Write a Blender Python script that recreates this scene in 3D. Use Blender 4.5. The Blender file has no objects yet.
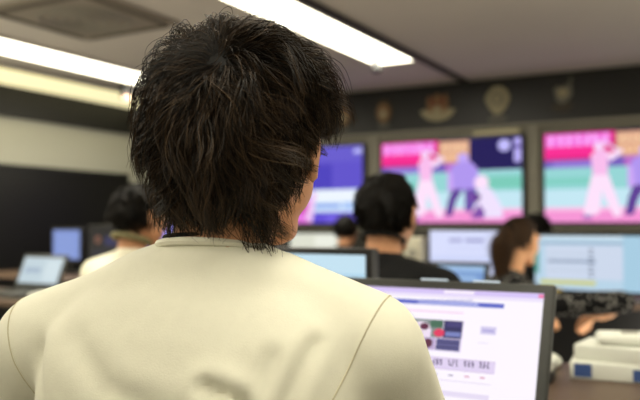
import bpy, bmesh, math, random
import numpy as np
from mathutils import Vector, Matrix, Euler
PI = math.pi
scn = bpy.context.scene
COL = scn.collection
rnd = random.Random(5)

# ------------------------------------------------------------------ materials
def lin(c):
    return tuple(((v/255)/12.92 if v/255 <= .04045 else ((v/255+.055)/1.055)**2.4) for v in c)

def mat(name, rgb, rough=.6, spec=.4, metal=0, emit=0, noise=0, nscale=8, bump=0, bscale=60, stretch=None, sheen=0):
    m = bpy.data.materials.new(name); m.use_nodes = True
    nt = m.node_tree; b = nt.nodes['Principled BSDF']
    c = lin(rgb) + (1,)
    b.inputs['Base Color'].default_value = c
    b.inputs['Roughness'].default_value = rough
    b.inputs['Specular IOR Level'].default_value = spec
    b.inputs['Metallic'].default_value = metal
    if sheen: b.inputs['Sheen Weight'].default_value = sheen
    if emit:
        b.inputs['Emission Color'].default_value = c
        b.inputs['Emission Strength'].default_value = emit
    tc = nt.nodes.new('ShaderNodeTexCoord'); mp = nt.nodes.new('ShaderNodeMapping')
    nt.links.new(tc.outputs['Object'], mp.inputs[0])
    if stretch: mp.inputs['Scale'].default_value = stretch
    if noise:
        n = nt.nodes.new('ShaderNodeTexNoise'); n.inputs['Scale'].default_value = nscale
        n.inputs['Detail'].default_value = 5
        nt.links.new(mp.outputs[0], n.inputs['Vector'])
        r = nt.nodes.new('ShaderNodeMix'); r.data_type = 'RGBA'
        r.inputs[6].default_value = tuple(v*(1-noise) for v in c[:3]) + (1,)
        r.inputs[7].default_value = tuple(min(1, v*(1+noise)) for v in c[:3]) + (1,)
        nt.links.new(n.outputs['Fac'], r.inputs[0]); nt.links.new(r.outputs[2], b.inputs['Base Color'])
    if bump:
        n2 = nt.nodes.new('ShaderNodeTexNoise'); n2.inputs['Scale'].default_value = bscale
        n2.inputs['Detail'].default_value = 4
        nt.links.new(mp.outputs[0], n2.inputs['Vector'])
        bp = nt.nodes.new('ShaderNodeBump'); bp.inputs['Strength'].default_value = bump
        bp.inputs['Distance'].default_value = .004
        nt.links.new(n2.outputs['Fac'], bp.inputs['Height']); nt.links.new(bp.outputs[0], b.inputs['Normal'])
    return m

def attr_mat(name, emission=True, strength=1.0, rough=.4, spec=.4):
    m = bpy.data.materials.new(name); m.use_nodes = True
    nt = m.node_tree; b = nt.nodes['Principled BSDF']
    a = nt.nodes.new('ShaderNodeAttribute'); a.attribute_name = 'Col'
    b.inputs['Roughness'].default_value = rough
    b.inputs['Specular IOR Level'].default_value = spec
    if emission:
        b.inputs['Base Color'].default_value = (.01, .01, .01, 1)
        nt.links.new(a.outputs['Color'], b.inputs['Emission Color'])
        b.inputs['Emission Strength'].default_value = strength
    else:
        nt.links.new(a.outputs['Color'], b.inputs['Base Color'])
    return m

M = dict(
    ceil=mat('ceiling_paint', (212, 207, 196), .9, .2, noise=.04, nscale=2),
    wallg=mat('wall_paint_grey', (176, 176, 162), .8, .3, noise=.04, nscale=3),
    wallo=mat('wall_paint_olive', (134, 131, 118), .6, .3, noise=.05, nscale=3),
    band=mat('dark_band_paint', (27, 27, 25), .45, .4, noise=.15, nscale=3),
    wdark=mat('lower_wall_dark', (46, 44, 38), .6, .3, noise=.1, nscale=4),
    floor=mat('carpet_grey', (116, 110, 102), .95, .1, noise=.2, nscale=60, bump=.5, bscale=300),
    black=mat('black_plastic', (20, 20, 20), .45, .4),
    blackm=mat('black_matte', (13, 13, 13), .8, .2),
    board=mat('board_black', (12, 12, 12), .5, .3),
    lapt=mat('laptop_shell', (44, 45, 42), .5, .4, noise=.08, nscale=30),
    keys=mat('laptop_keys', (24, 24, 24), .5, .3),
    bezel=mat('tv_bezel', (20, 18, 24), .35, .5),
    grey=mat('grey_plastic', (140, 138, 128), .5, .4),
    beige=mat('beige_plastic', (190, 186, 165), .5, .4),
    desk=mat('desk_top', (88, 70, 56), .45, .4, noise=.12, nscale=6, stretch=(1, 12, 1)),
    metal=mat('desk_metal', (90, 90, 90), .4, .5, metal=.8),
    chair=mat('chair_fabric', (30, 31, 34), .9, .2, bump=.4, bscale=400),
    skin=mat('skin', (196, 142, 104), .55, .35, noise=.06, nscale=30, bump=.15, bscale=200),
    skinw=mat('skin_fair', (222, 166, 122), .55, .35, noise=.05, nscale=30),
    cream=mat('cream_jersey', (212, 210, 192), .9, .15, noise=.035, nscale=90, bump=.14, bscale=700, sheen=.1),
    white=mat('white_cotton', (226, 222, 200), .9, .15, noise=.03, nscale=40, bump=.2, bscale=400),
    seam=mat('seam_thread', (178, 172, 146), .95, .1),
    collar=mat('collar_olive', (120, 114, 84), .9, .1),
    blk=mat('black_cotton', (20, 20, 21), .9, .2, bump=.2, bscale=300),
    jean=mat('dark_trousers', (32, 34, 42), .9, .2, bump=.2, bscale=300),
    shoe=mat('shoe_dark', (26, 24, 22), .5, .4),
    eye=mat('eye_white', (225, 222, 215), .2, .5),
    iris=mat('iris_dark', (28, 18, 12), .2, .5),
    tube=mat('tube_light', (255, 249, 226), .5, 0, emit=6.0),
    wash=mat('washer_light', (250, 240, 190), .5, 0, emit=.95),
    track=mat('ceiling_track', (50, 47, 42), .6, .3),
    vent=mat('vent_cream', (150, 143, 130), .7, .3),
    slot=mat('vent_slot', (98, 92, 82), .7, .2),
    bulb=mat('spot_bulb', (255, 205, 180), .4, .3, emit=.9),
    paperw=mat('paper_white', (216, 218, 208), .7, .3),
    blue=mat('print_blue', (60, 84, 138), .6, .3),
    lid_glint=mat('lid_glint_pale_blue', (186, 204, 226), .25, .5, emit=.25),  # painted highlight colour for the lid's top edge, slightly glowing
    gold=mat('crest_tan', (132, 102, 70), .6, .3),
    crestc=mat('crest_cream', (158, 150, 120), .6, .3),
    crestr=mat('crest_red', (116, 62, 44), .6, .3),
    crestg=mat('crest_grey', (112, 110, 98), .6, .3),
    crestd=mat('crest_dim', (76, 64, 46), .6, .3),
    yellow=mat('yellow_pad', (216, 188, 70), .7, .3),
    white2=mat('reflection_pale', (200, 190, 150), .4, .3, emit=.2),  # painted reflection colour for the strip above the middle television
    screen=attr_mat('screen_picture', True, 1.0, .3, .3),
    tvpic=attr_mat('tv_picture', True, 1.0, .5, .05),
)

# ------------------------------------------------------------------ mesh helpers
class MB:
    def __init__(s): s.bm = bmesh.new()
    def box(s, lo, hi, bev=0, rot=None, mi=0):
        lo = Vector(lo); hi = Vector(hi); c = (lo+hi)/2; d = hi-lo
        r = bmesh.ops.create_cube(s.bm, size=1)
        vs = r['verts']
        mx = Matrix.Translation(c) @ (rot.to_4x4() if rot else Matrix()) @ Matrix.Diagonal((*d, 1))
        bmesh.ops.transform(s.bm, matrix=mx, verts=vs)
        if bev:
            es = list({e for v in vs for e in v.link_edges})
            bmesh.ops.bevel(s.bm, geom=es, offset=min(bev, min(d)*.45), segments=3, affect='EDGES', profile=.5)
        return s
    def cyl(s, p0, p1, r0, r1=None, n=20):
        p0 = Vector(p0); p1 = Vector(p1); r1 = r0 if r1 is None else r1
        d = p1-p0
        r = bmesh.ops.create_cone(s.bm, cap_ends=True, segments=n, radius1=r0, radius2=max(r1, 1e-5), depth=d.length)
        mx = Matrix.Translation((p0+p1)/2) @ d.to_track_quat('Z', 'Y').to_matrix().to_4x4()
        bmesh.ops.transform(s.bm, matrix=mx, verts=r['verts'])
        return s
    def ball(s, c, r, n=16):
        r = (r, r, r) if isinstance(r, (int, float)) else r
        q = bmesh.ops.create_uvsphere(s.bm, u_segments=n, v_segments=n//2+2, radius=1)
        bmesh.ops.transform(s.bm, matrix=Matrix.Translation(c) @ Matrix.Diagonal((*r, 1)), verts=q['verts'])
        return s
    def prism(s, pts, y0, y1):
        """polygon in XZ extruded from y0 to y1"""
        a = [s.bm.verts.new((x, y0, z)) for x, z in pts]; b = [s.bm.verts.new((x, y1, z)) for x, z in pts]
        n = len(pts)
        s.bm.faces.new(a); s.bm.faces.new(b[::-1])
        for i in range(n): s.bm.faces.new((a[i], b[i], b[(i+1) % n], a[(i+1) % n]))
        return s
    def tube(s, pts, r, n=8, closed=False):
        pts = [Vector(p) for p in pts]; N = len(pts); rings = []
        for i, p in enumerate(pts):
            a = pts[(i-1) % N] if (closed or i > 0) else p
            b = pts[(i+1) % N] if (closed or i < N-1) else p
            t = (b-a).normalized(); q = t.to_track_quat('Z', 'Y')
            rr = r[i] if isinstance(r, (list, tuple)) else r
            if rings:
                u = prevu - t*prevu.dot(t); u.normalize()
            else: u = q @ Vector((1, 0, 0))
            prevu = u; w = t.cross(u)
            rings.append([s.bm.verts.new(p + (u*math.cos(2*PI*k/n) + w*math.sin(2*PI*k/n))*rr) for k in range(n)])
        for i in range(N if closed else N-1):
            A = rings[i]; B = rings[(i+1) % N]
            for k in range(n): s.bm.faces.new((A[k], A[(k+1) % n], B[(k+1) % n], B[k]))
        if not closed:
            s.bm.faces.new(rings[0][::-1]); s.bm.faces.new(rings[-1])
        return s
    def xform(s, m): bmesh.ops.transform(s.bm, matrix=m, verts=s.bm.verts); return s
    def build(s, name, m, parent=None, smooth=True):
        bmesh.ops.recalc_face_normals(s.bm, faces=s.bm.faces)
        me = bpy.data.meshes.new(name); s.bm.to_mesh(me); s.bm.free()
        return link(name, me, m, parent, smooth)

def link(name, me, m, parent=None, smooth=True):
    if m: me.materials.append(m)
    if smooth:
        me.polygons.foreach_set('use_smooth', [True]*len(me.polygons))
        try: me.set_sharp_from_angle(angle=math.radians(38))
        except Exception: pass
    o = bpy.data.objects.new(name, me); COL.objects.link(o)
    if parent: o.parent = parent
    return o

def thing(name, label, cat, loc=(0, 0, 0), rz=0, group=None):
    o = bpy.data.objects.new(name, None); COL.objects.link(o); o.empty_display_size = .05
    o.location = loc; o.rotation_euler = (0, 0, rz)
    return tag(o, label, cat, group)
def tag(o, label, cat, group=None):
    o['label'] = label; o['category'] = cat
    if group: o['group'] = group
    return o
def struct(o): o['kind'] = 'structure'; return o

def picture(name, w, h, shapes, parent, m=None, mx=None):
    """a flat picture w x h in the XZ plane (origin = centre bottom), facing -Y; shapes use 0..1 coordinates"""
    verts = []; faces = []; cols = []
    def poly(pts, c, L):
        i0 = len(verts)
        for u, v in pts:
            verts.append(((min(max(u, 0), 1)-.5)*w, -.00025*L, min(max(v, 0), 1)*h))
        faces.append(tuple(range(i0, i0+len(pts))))
        cc = c if len(c) == 4 else lin(c)+(1,)
        cols.extend([cc]*len(pts))
    for L, s in enumerate(shapes):
        k = s[0]
        if k == 'r': poly([(s[1], s[2]), (s[3], s[2]), (s[3], s[4]), (s[1], s[4])], s[5], L)
        elif k == 'e':
            n = 14; poly([(s[1]+s[3]*math.cos(2*PI*i/n), s[2]+s[4]*math.sin(2*PI*i/n)) for i in range(n)], s[5], L)
        elif k == 'p': poly(s[1], s[2], L)
    me = bpy.data.meshes.new(name); me.from_pydata(verts, [], faces)
    a = me.color_attributes.new('Col', 'FLOAT_COLOR', 'CORNER')
    a.data.foreach_set('color', np.array(cols, dtype=np.float32).ravel())
    if mx is not None: me.transform(mx)
    return link(name, me, m or M['screen'], parent, smooth=False)

# ------------------------------------------------------------------ the room
H = 2.4; WL = -5.9; WB = 6.6; WR = 4.2; WF = -3.2
def slab(name, lo, hi, m): return struct(MB().box(lo, hi).build(name, m, smooth=False))
slab('floor', (WL, WF, -.1), (WR, WB, 0), M['floor'])
slab('ceiling', (WL-.15, WF-.15, H), (WR+.15, WB+.15, H+.12), M['ceil'])
slab('wall_back', (WL-.15, WB, 0), (WR+.15, WB+.15, H), M['wallo'])
slab('wall_left', (WL-.15, WF, 0), (WL, WB, H), M['wallg'])
slab('wall_right', (WR, WF, 0), (WR+.15, WB, H), M['wallg'])
slab('wall_front', (WL-.15, WF-.15, 0), (WR+.15, WF, H), M['wallg'])
slab('trim_1', (WL+.04, WB-.04, 1.975), (WR, WB, H), M['band'])          # dark band that carries the crests
slab('trim_2', (WL, WF, 2.10), (WL+.04, WB, H), M['band'])              # the same band on the left wall
slab('trim_3', (WL, WB-.035, .12), (WR, WB, 1.06), M['wdark'])       # dark wainscot under the televisions
slab('trim_4', (WL+.04, WB-.06, 1.955), (WR, WB, 1.985), M['wallo'])
slab('baseboard_back', (WL+.04, WB-.05, 0), (WR, WB, .1), M['blackm'])
slab('baseboard_left', (WL, WF, 0), (WL+.02, WB-.05, .1), M['blackm'])

# ceiling fittings
def strip_light(x0, x1, y0, y1, label, group='long ceiling light strips'):
    t = thing('ceiling_light', label, 'light', ((x0+x1)/2, (y0+y1)/2, H), 0, group)
    w = (x1-x0)/2; l = (y1-y0)/2
    f = MB()
    f.box((-w-.015, -l-.015, -.03), (-w+.005, l+.015, 0)); f.box((w-.005, -l-.015, -.03), (w+.015, l+.015, 0))
    f.box((-w, -l-.015, -.03), (w, -l+.005, 0)); f.box((-w, l-.005, -.03), (w, l+.015, 0))
    f.build('frame', M['ceil'], t, False)
    n = int(round((y1-y0)/1.2))
    for i in range(n):
        a = -l + 2*l*i/n; b = -l + 2*l*(i+1)/n
        MB().box((-w, a+.006, -.026), (w, b-.006, -.006), .004).build('diffuser', M['tube'], t, False)
    return t
strip_light(-2.56, -2.23, -2.6, 5.42, 'bright ceiling light strip ending just before the emblem wall')
strip_light(-4.79, -4.41, -2.6, 6.2, 'bright ceiling light strip second from the left wall')
strip_light(-.25, .08, -2.6, 2.6, 'ceiling light strip above and behind the foreground man')
strip_light(2.0, 2.33, -2.6, 4.6, 'ceiling light strip along the right side of the room')
t = thing('wall_washer_light', 'dim yellowish light panel along the ceiling edge by the left wall', 'light', (-5.62, 2, H))
MB().box((-.25, -4.6, -.02), (.42, 4.45, -.004), .004).build('diffuser', M['wash'], t, False)
MB().box((.42, -4.6, -.03), (.44, 4.45, 0)).build('frame', M['vent'], t, False)
o = MB().box((-2.205, -2.6, H-.03), (-2.165, WB-.04, H-.001)).build('ceiling_track', M['track'], None, False)
tag(o, 'thin dark track along the ceiling beside the central light strip', 'track')

# air-conditioning cassette, upper left of the ceiling
t = thing('air_conditioner', 'square ceiling air conditioner with round grille and dark slots, upper left', 'air conditioner', (-3.55, 3.33, H))
MB().box((-.42, -.42, -.025), (.42, .42, 0), .01).build('panel', M['vent'], t)
for k in range(4):
    R = Matrix.Rotation(PI/2*k, 4, 'Z')
    MB().box((-.33, .35, -.034), (.33, .385, -.024)).xform(R).build('air_slot', M['slot'], t, False)
g = MB()
for r in (.27, .2, .13, .06):
    g.tube([(r*math.cos(a*PI/16), r*math.sin(a*PI/16), -.028) for a in range(32)], .008, 6, True)
g.build('grille', M['grey'], t)

def spotlight(loc, yaw, label, bulb, sc=1):
    t = thing('ceiling_spotlight', label, 'spotlight', loc, yaw, 'small black ceiling spotlights'); t.scale = (sc, sc, sc)
    MB().cyl((0, 0, -.02), (0, 0, 0), .045).build('mount', M['black'], t)
    MB().cyl((0, 0, -.10), (0, 0, -.02), .012).build('stem', M['black'], t)
    h = MB()
    h.cyl((-.02, 0, -.06), (.02, -.03, -.20), .032, .058); h.build('lamp_head', M['black'], t)
    if bulb:
        MB().ball((.028, -.035, -.205), .045).build('bulb', M['bulb'], t)
        MB().tube([(.0, 0, -.04), (-.06, .05, -.09), (-.11, .06, -.02)], .012).build('cable_arm', M['black'], t)
        MB().tube([(.03, 0, -.14), (.1, -.02, -.13), (.15, -.03, -.19)], .016).build('bracket', M['black'], t)
    return t
spotlight((-2.40, 5.10, H-.027), 0, 'small black spotlight hanging at the end of the central light strip', False, .62)
spotlight((-4.82, 5.0, H), .3, 'black ceiling spotlight with a pink bulb by the left light strip', True, .8)

# ------------------------------------------------------------------ crests on the dark band
def crest(x, z, label, kind):
    t = thing('wall_crest', label, 'emblem', (x+.03, WB-.042, z), 0, None); t.scale = (.86, 1, .86)
    if kind == 'oval':
        MB().prism([(.10*math.cos(a*PI/12), .135*math.sin(a*PI/12)) for a in range(24)], -.012, 0).build('shield', M['crestd'], t, False)
        MB().prism([(.078*math.cos(a*PI/12), -.01+.10*math.sin(a*PI/12)) for a in range(24)], -.018, -.012).build('inner_disc', M['gold'], t, False)
        MB().prism([(.04*math.cos(a*PI/6), -.03+.045*math.sin(a*PI/6)) for a in range(12)], -.024, -.018).build('centre_boss', M['crestc'], t, False)
        MB().prism([(-.06, -.165), (.06, -.165), (.07, -.14), (-.07, -.14)], -.012, 0).build('ribbon', M['crestg'], t, False)
    if kind == 'wing':
        MB().prism([(-.2, -.03), (-.16, -.09), (-.10, -.13), (0, -.15), (.10, -.13), (.16, -.09), (.2, -.03), (.13, -.02), (.08, -.05), (0, -.06), (-.08, -.05), (-.13, -.02)], -.014, 0).build('wings', M['crestc'], t, False)
        MB().prism([(-.11, -.04), (-.12, .05), (-.10, .13), (-.05, .10), (0, .15), (.05, .10), (.10, .14), (.12, .05), (.11, -.04), (0, -.08)], -.02, -.002).build('shield', M['gold'], t, False)
        for s in (-1, 1):
            MB().prism([(s*.025, .02), (s*.085, .03), (s*.08, .11), (s*.03, .08)], -.026, -.02).build('red_field', M['crestr'], t, False)
        MB().prism([(.045*math.cos(a*PI/6), -.04+.05*math.sin(a*PI/6)) for a in range(12)], -.028, -.02).build('centre_boss', M['crestc'], t, False)
    if kind == 'round':
        MB().prism([(-.10, .09), (-.04, .15), (.04, .15), (.10, .10), (.13, .02), (.09, -.07), (.03, -.14), (-.03, -.14), (-.09, -.06), (-.13, .02)], -.014, 0).build('shield', M['crestc'], t, False)
        MB().prism([(.07*math.cos(a*PI/8), .02+.07*math.sin(a*PI/8)) for a in range(16)], -.02, -.014).build('inner_disc', M['crestg'], t, False)
        MB().prism([(-.05, .02), (-.01, .07), (.05, .05), (.03, .0), (0, -.04)], -.026, -.02).build('bird_mark', M['crestc'], t, False)
        MB().prism([(-.09, -.20), (.09, -.20), (.09, -.17), (-.09, -.17)], -.012, 0).build('name_bar', M['crestg'], t, False)
    if kind == 'figure':
        MB().prism([(-.09, .07), (-.05, .11), (-.02, .08), (.02, .11), (.08, .10), (.09, .02), (.05, -.05), (-.01, -.08), (-.06, -.05)], -.014, 0).build('shield', M['crestg'], t, False)
        MB().prism([(.05*math.cos(a*PI/6), .03+.045*math.sin(a*PI/6)) for a in range(12)], -.02, -.014).build('inner_disc', M['crestc'], t, False)
        MB().prism([(.06, .10), (.075, .10), (.09, .18), (.07, .18)], -.014, 0).build('plume', M['crestg'], t, False)
        MB().prism([(-.11, -.12), (.09, -.11), (.09, -.085), (-.11, -.095)], -.012, 0).build('name_bar', M['crestd'], t, False)
        MB().prism([(-.07, -.155), (.06, -.15), (.06, -.135), (-.07, -.14)], -.012, 0).build('lower_bar', M['crestd'], t, False)
crest(-3.47, 2.18, 'partly hidden oval crest on the dark band beside the foreground man', 'oval')
crest(-3.04, 2.185, 'tan oval crest with a small ribbon, above the left edge of the middle television', 'oval')
crest(-2.50, 2.185, 'wide winged crest with two reddish fields on the dark band', 'wing')
crest(-1.945, 2.20, 'round cream crest with a name bar beneath it', 'round')
crest(-1.385, 2.195, 'small pale crest with a thin plume and dim bars, rightmost on the dark band', 'figure')

# ------------------------------------------------------------------ televisions
def letters(u0, u1, v0, v1, n, c, seed=1):
    """a row of soft, unreadable print marks, as the photograph shows them"""
    r = random.Random(seed); out = []; w = (u1-u0)/n; hh = v1-v0
    for i in range(n):
        a = u0+i*w+w*.1; b = u0+(i+1)*w-w*.1
        for k in range(3):
            x = a+(b-a)*r.uniform(0, .55); y = v0+hh*(k/3+r.uniform(-.05, .08))
            out.append(('r', x, max(v0, y), min(b, x+(b-a)*r.uniform(.4, .75)), min(v1, y+hh*r.uniform(.22, .42)), c))
    return out
PK = (255, 176, 255); HOT = (250, 40, 140); NAVY = (34, 26, 84)
def ball_game():
    s = [('r', 0, 0, 1, 1, (190, 225, 240)),
         ('r', 0, .62, 1, 1, NAVY), ('r', 0, .60, .62, .75, (120, 96, 190)),
         ('r', .05, .61, .30, .68, (150, 120, 215)), ('r', .48, .60, .60, .72, (190, 110, 200)),
         ('r', 0, .36, 1, .61, (150, 214, 214)), ('r', .55, .40, 1, .54, (122, 204, 186)), ('r', 0, .42, .3, .50, (130, 208, 196)),
         ('r', 0, .16, 1, .37, (196, 232, 244)), ('r', 0, .0, 1, .17, (246, 150, 214)), ('r', 0, .13, 1, .17, (252, 196, 232)),
         ('r', 0, .70, .43, 1, (226, 32, 130)), ('r', .0, .74, .36, .845, (250, 44, 150)),
         ('r', .01, .845, .40, .985, (246, 120, 226))]
    s += letters(.015, .395, .855, .975, 7, PK, 3)
    s += [('r', .435, .72, .65, .985, (226, 170, 140))]
    s += letters(.45, .64, .86, .95, 6, (250, 214, 170), 4) + letters(.45, .64, .75, .83, 6, (250, 205, 160), 6)
    s += [('r', .655, .64, 1, 1, (30, 22, 88)), ('e', .89, .90, .042, .07, (196, 190, 255)), ('r', .955, .70, 1, .98, (190, 180, 250)), ('r', .955, .86, 1, .90, (90, 70, 160))]
    # batter
    W = (255, 226, 252); L = (206, 168, 246)
    s += [('e', .335, .83, .032, .05, (250, 214, 250)), ('p', [(.30, .50), (.385, .50), (.39, .78), (.33, .80), (.285, .74)], (250, 190, 238)),
          ('p', [(.38, .74), (.47, .80), (.475, .76), (.40, .66)], W),
          ('p', [(.29, .52), (.36, .52), (.335, .10), (.25, .06), (.24, .12)], W), ('p', [(.33, .52), (.39, .52), (.43, .30), (.47, .08), (.42, .06), (.36, .30)], W),
          ('p', [(.345, .90), (.36, .90), (.46, .78), (.45, .76)], (240, 220, 250)), ('r', .235, .04, .29, .08, (150, 100, 180))]
    # umpire
    s += [('e', .61, .77, .042, .06, (196, 170, 250)), ('p', [(.50, .46), (.52, .66), (.58, .73), (.66, .73), (.71, .64), (.73, .42), (.66, .38), (.56, .38)], (176, 150, 240)),
          ('p', [(.53, .40), (.61, .40), (.56, .26), (.53, .08), (.48, .08), (.50, .26)], (96, 64, 150)), ('p', [(.62, .40), (.70, .40), (.70, .24), (.66, .12), (.62, .14)], (110, 80, 170)),
          ('p', [(.50, .62), (.53, .60), (.54, .40), (.50, .36)], L)]
    # catcher
    s += [('e', .735, .47, .05, .09, W), ('p', [(.69, .10), (.70, .34), (.74, .44), (.80, .40), (.87, .20), (.88, .06), (.72, .05)], (240, 226, 255)),
          ('e', .70, .30, .03, .05, (86, 50, 130)), ('p', [(.66, .08), (.72, .22), (.76, .12), (.75, .05), (.67, .05)], (130, 80, 170)), ('e', .675, .30, .02, .04, (120, 70, 160))]
    return s
def studio():
    return [('r', 0, 0, 1, 1, (88, 74, 196)), ('r', 0, .8, 1, 1, (104, 92, 206)), ('r', .3, .42, .75, .75, (76, 64, 190)), ('r', .75, .45, 1, .8, (96, 82, 204)),
            ('r', .93, .9, 1, .96, (190, 190, 250)),
            ('r', .55, .14, .97, .44, (214, 232, 255)), ('r', .58, .28, .94, .43, (238, 246, 255)), ('r', .60, .20, .82, .25, (120, 160, 236)), ('r', .84, .18, .95, .27, (170, 200, 248)),
            ('r', 0, 0, 1, .13, (98, 78, 214)), ('r', .70, .02, .96, .09, (120, 100, 230)),
            ('p', [(.40, 0), (.44, .30), (.50, .42), (.56, .30), (.57, .0)], (232, 120, 226)), ('e', .50, .50, .05, .09, (240, 160, 236)), ('p', [(.46, .14), (.5, .32), (.54, .3), (.55, .12)], (214, 60, 180)),
            ('p', [(.52, .06), (.58, .42), (.62, .40), (.58, 0)], (240, 200, 246))]
def tv(x0, label, shapes):
    w = 1.35; h = .775
    t = thing('wall_television', label, 'television', (x0+w/2, WB, 1.115), 0, None)
    MB().box((-w/2, -.075, 0), (w/2, -.005, h), .006).build('housing', M['bezel'], t)
    picture('screen', w-.03, h-.03, shapes, t, M['tvpic'], Matrix.Translation((0, -.0765, .015)))
    return t
tv(-4.56, 'wall television with a violet studio picture, left of the others', studio())
tv(-3.035, 'middle wall television showing a baseball batter, umpire and catcher', ball_game())
tv(-1.522, 'rightmost wall television showing the same baseball game, above the dark-haired head', ball_game())
for x in (-3.127, -1.608):
    struct(MB().box((x-.055, WB-.03, 1.06), (x+.055, WB, 1.955), .004).build('trim_5' if x < -2 else 'trim_6', M['wallo']))
o = MB().box((-2.13, WB-.082, 1.908), (-1.72, WB-.036, 1.935), .008).build('bezel_reflection', M['white2'])  # stands in for a ceiling light reflected in the bezel, glow painted on
tag(o, 'short pale strip painted as a ceiling-light reflection above the middle television', 'light')
# black display board on the left wall
t = thing('display_board', 'large black board along the left wall behind the man in white', 'board', (WL, 4.8, 0))
MB().box((.0, -1.25, .25), (.05, 1.31, 1.64), .006).build('panel', M['board'], t)
f = MB(); f.box((.0, -1.27, .23), (.06, -1.25, 1.66)); f.box((.0, 1.31, .23), (.06, 1.33, 1.66)); f.box((.0, -1.27, 1.64), (.06, 1.33, 1.66)); f.box((.0, -1.27, .23), (.06, 1.33, .25))
f.build('frame', M['black'], t, False)
for y in (-1.0, 1.05): MB().box((.0, y-.03, 0), (.10, y+.03, .24)).build('foot', M['black'], t, False)

# ------------------------------------------------------------------ desks
def desk(x0, x1, y0, y1, label, z=.75):
    t = thing('desk', label, 'desk', ((x0+x1)/2, (y0+y1)/2, 0))
    w = (x1-x0)/2; d = (y1-y0)/2
    MB().box((-w, -d, z-.03), (w, d, z), .006).build('desktop', M['desk'], t)
    for sx in (-1, 1):
        for sy in (-1, 1):
            MB().box((sx*(w-.05)-.02, sy*(d-.06)-.02, 0), (sx*(w-.05)+.02, sy*(d-.06)+.02, z-.03), .004).build('leg', M['metal'], t)
    MB().box((-w+.08, d-.05, .35), (w-.08, d-.035, z-.03)).build('modesty_panel', M['black'], t, False)
desk(-2.4, -.585, .96, 1.70, 'brown desk in front of the foreground man carrying his laptop')
desk(-.575, .6, .96, 2.02, 'deep brown desk at lower right carrying the white and blue boxes')
desk(-3.75, -.78, 2.40, 2.89, 'brown desk in front of the man in black and the man in white')
desk(-5.1, -.12, 3.70, 4.28, 'long brown desk under the two pale monitors')
desk(-4.6, -.2, 5.16, 5.8, 'brown desk nearest the television wall')

# ------------------------------------------------------------------ laptops and monitors
def laptop(loc, rz, w, L, tilt, shapes, label, d=.24, bez=.018, lid_glint=False, group=None):
    t = thing('laptop', label, 'laptop', loc, rz, group)
    MB().box((-w/2, -d, 0), (w/2, 0, .022), .006).build('base', M['lapt'], t)
    k = MB()
    for r in range(5):
        for c in range(13):
            x = -w*.43+c*w*.86/13; y = -.11+r*.019
            k.box((x, y, .022), (x+w*.86/13-.003, y+.016, .0255))
    k.build('keyboard', M['keys'], t, False)
    MB().box((-.045, -d+.03, .022), (.045, -.135, .0235)).build('touchpad', M['black'], t, False)
    mx = Matrix.Translation((0, 0, .025)) @ Matrix.Rotation(-tilt, 4, 'X')
    MB().box((-w/2, 0, 0), (w/2, .014, L), .009).xform(mx).build('lid', M['lapt'], t)
    for s in (-1, 1):
        MB().cyl((s*w*.3-.02, 0.004, .022), (s*w*.3+.02, 0.004, .022), .008).build('hinge', M['black'], t)
    picture('screen', w-2*bez, L-.03-bez, shapes, t, M['screen'], mx @ Matrix.Translation((0, -.0012, .030)))
    if lid_glint:  # pale glowing strips painted in as ceiling-light highlights on the lid edge
        for (a, b) in lid_glint:
            MB().box((a, .0015, L-.0015), (b, .0125, L+.0025), .0015).xform(mx).build('lid_glint_strip', M['lid_glint'], t)
    return t
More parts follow.
